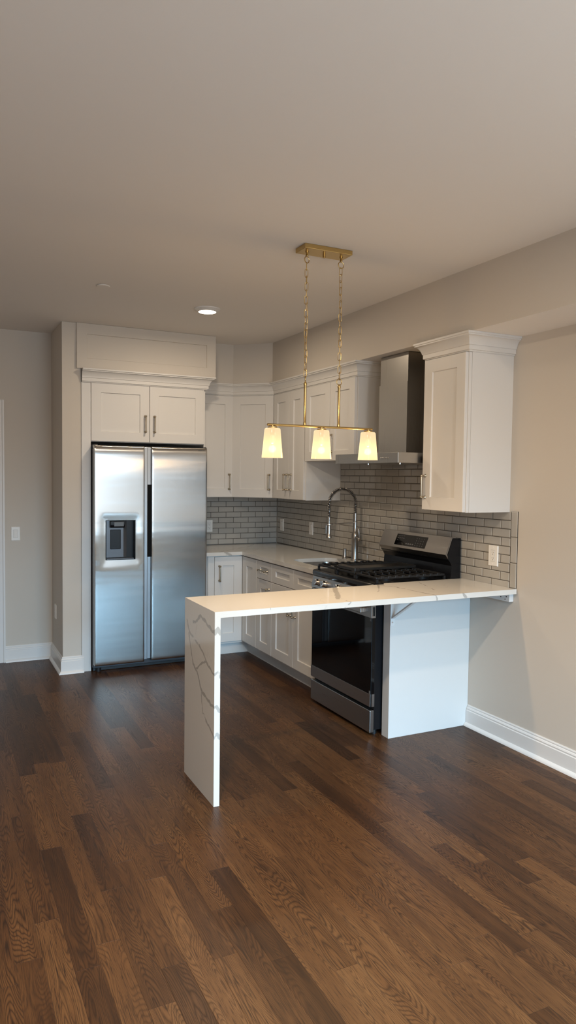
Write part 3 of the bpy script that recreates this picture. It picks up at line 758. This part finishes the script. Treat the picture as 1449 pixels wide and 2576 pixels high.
m = MB(); m.tube([(fx-.012, fy, ZK+.298), (sx+.04, fy, ZK+.288), (sx+.030, fy, ZK+.287)], [.006, .006, .005], 12); m.lathe([(.020, -.008), (.022, 0), (.020, .008)], (sx, fy, ZK+.286), (0, 0, 1), 20); m.build('support_arm', M_CHROME, t, smooth=30)
m = MB(); m.cyl((fx, fy-.020, ZK+.185), (fx, fy-.065, ZK+.172), .014, 16, .011); m.lathe([(.013, 0), (.014, .010), (.010, .014), (0, .014)], (fx, fy-.062, ZK+.173), (0, -1, -.25), 16)
m.tube([(fx, fy-.066, ZK+.172), (fx-.004, fy-.068, ZK+.20), (fx-.010, fy-.068, ZK+.252), (fx-.010, fy-.068, ZK+.258)], [.0065, .006, .0075, .004], 12)
m.build('handle', M_NICKEL, t, smooth=40)
o = MB().lathe([(.024, 0), (.024, .003), (.016, .008), (.0145, .012), (.0145, .078), (.012, .080), (0, .080)], (-.062, -1.408, ZK), (0, 0, 1), 22).build('soap_dispenser_cap', M_NICKEL, smooth=30)
tag(o, 'small brushed nickel cylinder standing on the countertop beside the faucet base', 'fitting')

# ---------------------------------------------------------------- pendant
PX, PY = -1.2205, -3.107
t = thing('pendant_light', 'brass linear pendant with three lit opal glass shades hanging over the bar', 'light', (PX, PY, ZC))
MB().box(PX-.137, PX+.137, PY-.055, PY+.055, ZC-.0235, ZC, .002).build('ceiling_plate', M_BRASS, t)
MB().cyl((PX, PY, ZC-.042), (PX, PY, ZC-.0235), .007, 16).build('finial', M_BRASS, t, smooth=30)
def ring(c, r, w, ang, sx=1.0, sz=1.0, n=20):
    u = Vector((math.cos(ang), math.sin(ang), 0)); m = MB()
    m.tube([Vector(c)+u*(r*sx*math.cos(2*PI*i/n))+Vector((0, 0, r*sz*math.sin(2*PI*i/n))) for i in range(n)], w, 8, closed=True); return m
def stadium(c, hw, hh, w, ang):
    u = Vector((math.cos(ang), math.sin(ang), 0)); P = []; k = hh-hw
    for i in range(9): a = PI*i/8; P.append(Vector(c)+u*(hw*math.cos(a))+Vector((0, 0, k+hw*math.sin(a))))
    for i in range(9): a = PI+PI*i/8; P.append(Vector(c)+u*(hw*math.cos(a))+Vector((0, 0, -k+hw*math.sin(a))))
    m = MB(); m.tube(P, w, 6, closed=True); return m
for x, turn in ((PX-.0995, 1.15), (PX+.1010, .15)):
    m = MB(); m.lathe([(.0085, 0), (.0085, -.006), (.005, -.009), (.005, -.016), (.008, -.020), (.0045, -.026)], (x, PY, ZC-.0235), (0, 0, 1), 14); m.build('chain_hook', M_BRASS, t, smooth=40)
    ring((x, PY, ZC-.065), .0165, .0022, turn*.3).build('chain_ring', M_BRASS, t, smooth=True)
    zz0, zz1 = ZC-.082, 2.078; n = 17; pit = (zz0-zz1)/(n)
    for i in range(n):
        a = turn+(i % 2)*PI/2+random.uniform(-.35, .35)+.06*i
        stadium((x+random.uniform(-.0015, .0015), PY, zz0-pit*(i+.5)), .0078, pit*.5+.0045, .0016, a).build('chain_link', M_BRASS, t, smooth=True)
    ring((x, PY, 2.064), .0165, .0022, PI/2*0+turn).build('chain_ring', M_BRASS, t, smooth=True)
    m = MB(); m.lathe([(.003, 2.052), (.007, 2.047), (.0085, 2.040), (.0085, 2.034), (.0070, 2.031), (.0066, 1.845), (.008, 1.843), (.008, 1.830)], (x, PY, 0), (0, 0, 1), 16); m.build('stem', M_BRASS, t, smooth=40)
m = MB(); m.tube([(PX-.312, PY, 1.825), (PX-.309, PY, 1.825), (PX+.309, PY, 1.825), (PX+.312, PY, 1.825)], [.003, .006, .006, .003], 14); m.build('crossbar', M_BRASS, t, smooth=40)
for dx in (-.2815, 0, .2850):
    x = PX+dx
    m = MB(); m.lathe([(.0065, 1.822), (.0065, 1.817), (.010, 1.815), (.024, 1.8145), (.024, 1.8095), (.012, 1.809), (.012, 1.775), (0, 1.775)], (x, PY, 0), (0, 0, 1), 24); m.build('socket_cap', M_BRASS, t, smooth=40)
    m = MB(); m.lathe([(.014, 1.8085), (.034, 1.8080), (.0385, 1.8055), (.0405, 1.800), (.0435, 1.765), (.0485, 1.71), (.0537, 1.659)], (x, PY, 0), (0, 0, 1), 40, False, False)
    sh = m.build('lamp_shade', M_OPAL, t, smooth=60, label='lit opal glass shade')
    m = MB(); m.sphere((x, PY, 1.750), .015, (1, 1, 1.5), 14); m.build('bulb', M_BULB, sh, smooth=True)
    l = bpy.data.lights.new('bulb_light', 'POINT'); l.energy = 9.0; l.color = (1.0, 0.66, 0.33); l.shadow_soft_size = .02
    lo = bpy.data.objects.new('bulb_light', l); COL.objects.link(lo); lo.parent = sh; lo.location = Vector((x, PY, 1.698))-Vector((PX, PY, ZC))

# ---------------------------------------------------------------- ceiling fittings
def downlight(x, y, label, power, group='recessed ceiling lights'):
    t = thing('recessed_light', label, 'light', (x, y, ZC), group)
    m = MB(); m.lathe([(.092, 0), (.092, -.004), (.088, -.007), (.078, -.010), (.068, -.020), (.062, -.022), (.061, -.014), (.05, -.012)], (x, y, ZC), (0, 0, 1), 40, False, False); m.build('trim_ring', M_TRIM, t, smooth=40)
    m = MB(); m.lathe([(.0615, 0), (.058, -.006), (.040, -.010), (0, -.011)], (x, y, ZC-.018), (0, 0, 1), 32); m.build('lens', M_LENS, t, smooth=60)
    o = area('downlight_lamp', (0, 0, -.035), (0, 0, 0), .11, .11, power, (1.0, 0.81, 0.60), 'DISK'); o.parent = t
    return t
downlight(-1.30, -1.56, 'round white recessed ceiling light glowing above the kitchen floor', 11)
downlight(-2.645, -4.73, 'recessed ceiling light at the top edge of the ceiling nearest the viewer', 48)
for x, y, pw in ((-.95, -5.9, 34), (-2.65, -7.2, 58)):  # unseen downlights added behind the camera to warm the room
    downlight(x, y, 'unseen recessed ceiling light added behind the viewer for warm light', pw)
o = MB().lathe([(.0, -.0085), (.038, -.0085), (.040, -.007), (.040, -.004), (.030, -.003), (.030, 0)], (-2.081, -1.845, ZC), (0, 0, 1), 36, True, False).build('sprinkler_cover', M_CEIL, smooth=30)
tag(o, 'flat round concealed sprinkler cover plate on the ceiling in front of the bulkhead', 'cover plate')

# ---------------------------------------------------------------- switches and outlets
def wallplate(name, fr, a, b_, c, label, kind, cat, group='wall plates', w=.070, h=.115):
    t = thing(name, label, cat, fr.P(a, b_, c), group)
    m = MB()
    def R(i, cc): return [fr.P(a-w/2+i, b_-h/2+i, c+cc), fr.P(a+w/2-i, b_-h/2+i, c+cc), fr.P(a+w/2-i, b_+h/2-i, c+cc), fr.P(a-w/2+i, b_+h/2-i, c+cc)]
    m.rings([R(0, 0), R(0, .004), R(.003, .007)]); m.build('plate', M_PLATE, t)
    def bx(a0, a1, b0, b1, c0, c1, nm, mt):
        m = MB(); m.rings([[fr.P(a+x, b_+y, c+cc) for x, y in ((a0, b0), (a1, b0), (a1, b1), (a0, b1))] for cc in (c0, c1)]); return m.build(nm, mt, t)
    bx(-.0172, .0172, -.0342, .0342, .0068, .0073, 'gasket', M_MARK)
    if kind == 'outlet':
        bx(-.0162, .0162, -.0332, .0332, .007, .0085, 'receptacle', M_PLATE)
        m = MB()
        for s_ in (-.017, .017):
            for x0, x1, y0, y1 in ((-.0072, -.0056, s_-.001, s_+.007), (.0054, .0074, s_-.001, s_+.007), (-.002, .002, s_-.010, s_-.005)):
                m.rings([[fr.P(a+x, b_+y, c+cc) for x, y in ((x0, y0), (x1, y0), (x1, y1), (x0, y1))] for cc in (.0083, .0087)])
        m.build('slot', M_SLOT, t)
    else:
        m = MB(); m.rings([[fr.P(a+x, b_+y, c+.007+z) for x, y, z in ((-.0162, -.0332, 0), (.0162, -.0332, 0), (.0162, .0332, 0), (-.0162, .0332, 0))],
                           [fr.P(a+x, b_+y, c+.007+z) for x, y, z in ((-.0162, -.0332, .001), (.0162, -.0332, .001), (.0162, .0332, .005), (-.0162, .0332, .005))]]); m.build('rocker', M_PLATE, t)
    for s_ in (-.048, .048):
        m = MB(); m.lathe([(.003, 0), (.0025, .001), (0, .001)], fr.P(a, b_+s_, c+.007), fr.n, 10); m.build('screw', M_PLATE, t)
    return t
FL = FR((-2.144, 0, 0), (0, -1, 0), (-1, 0, 0))
wallplate('light_switch', FR((0, -.08, 0), (1, 0, 0), (0, -1, 0)), -2.433, 1.066, 0, 'white rocker light switch beside the door casing on the hallway wall', 'switch', 'switch')
wallplate('wall_outlet', FL, .285, .433, 0, 'white outlet low on the narrow side of the wall stub by the baseboard', 'outlet', 'outlet')
wallplate('wall_outlet', FB, -.716, 1.092, .0075, 'white outlet on the back tile half hidden by the fridge door', 'outlet', 'outlet')
wallplate('light_switch', FRT, .125, 1.097, .0075, 'white switch plate on the tile closest to the kitchen corner', 'switch', 'switch')
wallplate('light_switch', FRT, .728, 1.105, .0075, 'white switch plate on the tile between the corner and the faucet', 'switch', 'switch')
wallplate('wall_outlet', FRT, 3.073, 1.104, .0075, 'large white double outlet on the tile right of the range', 'outlet', 'outlet', w=.080, h=.124)

for o in bpy.data.objects:
    if '_base' in o: del o['_base']
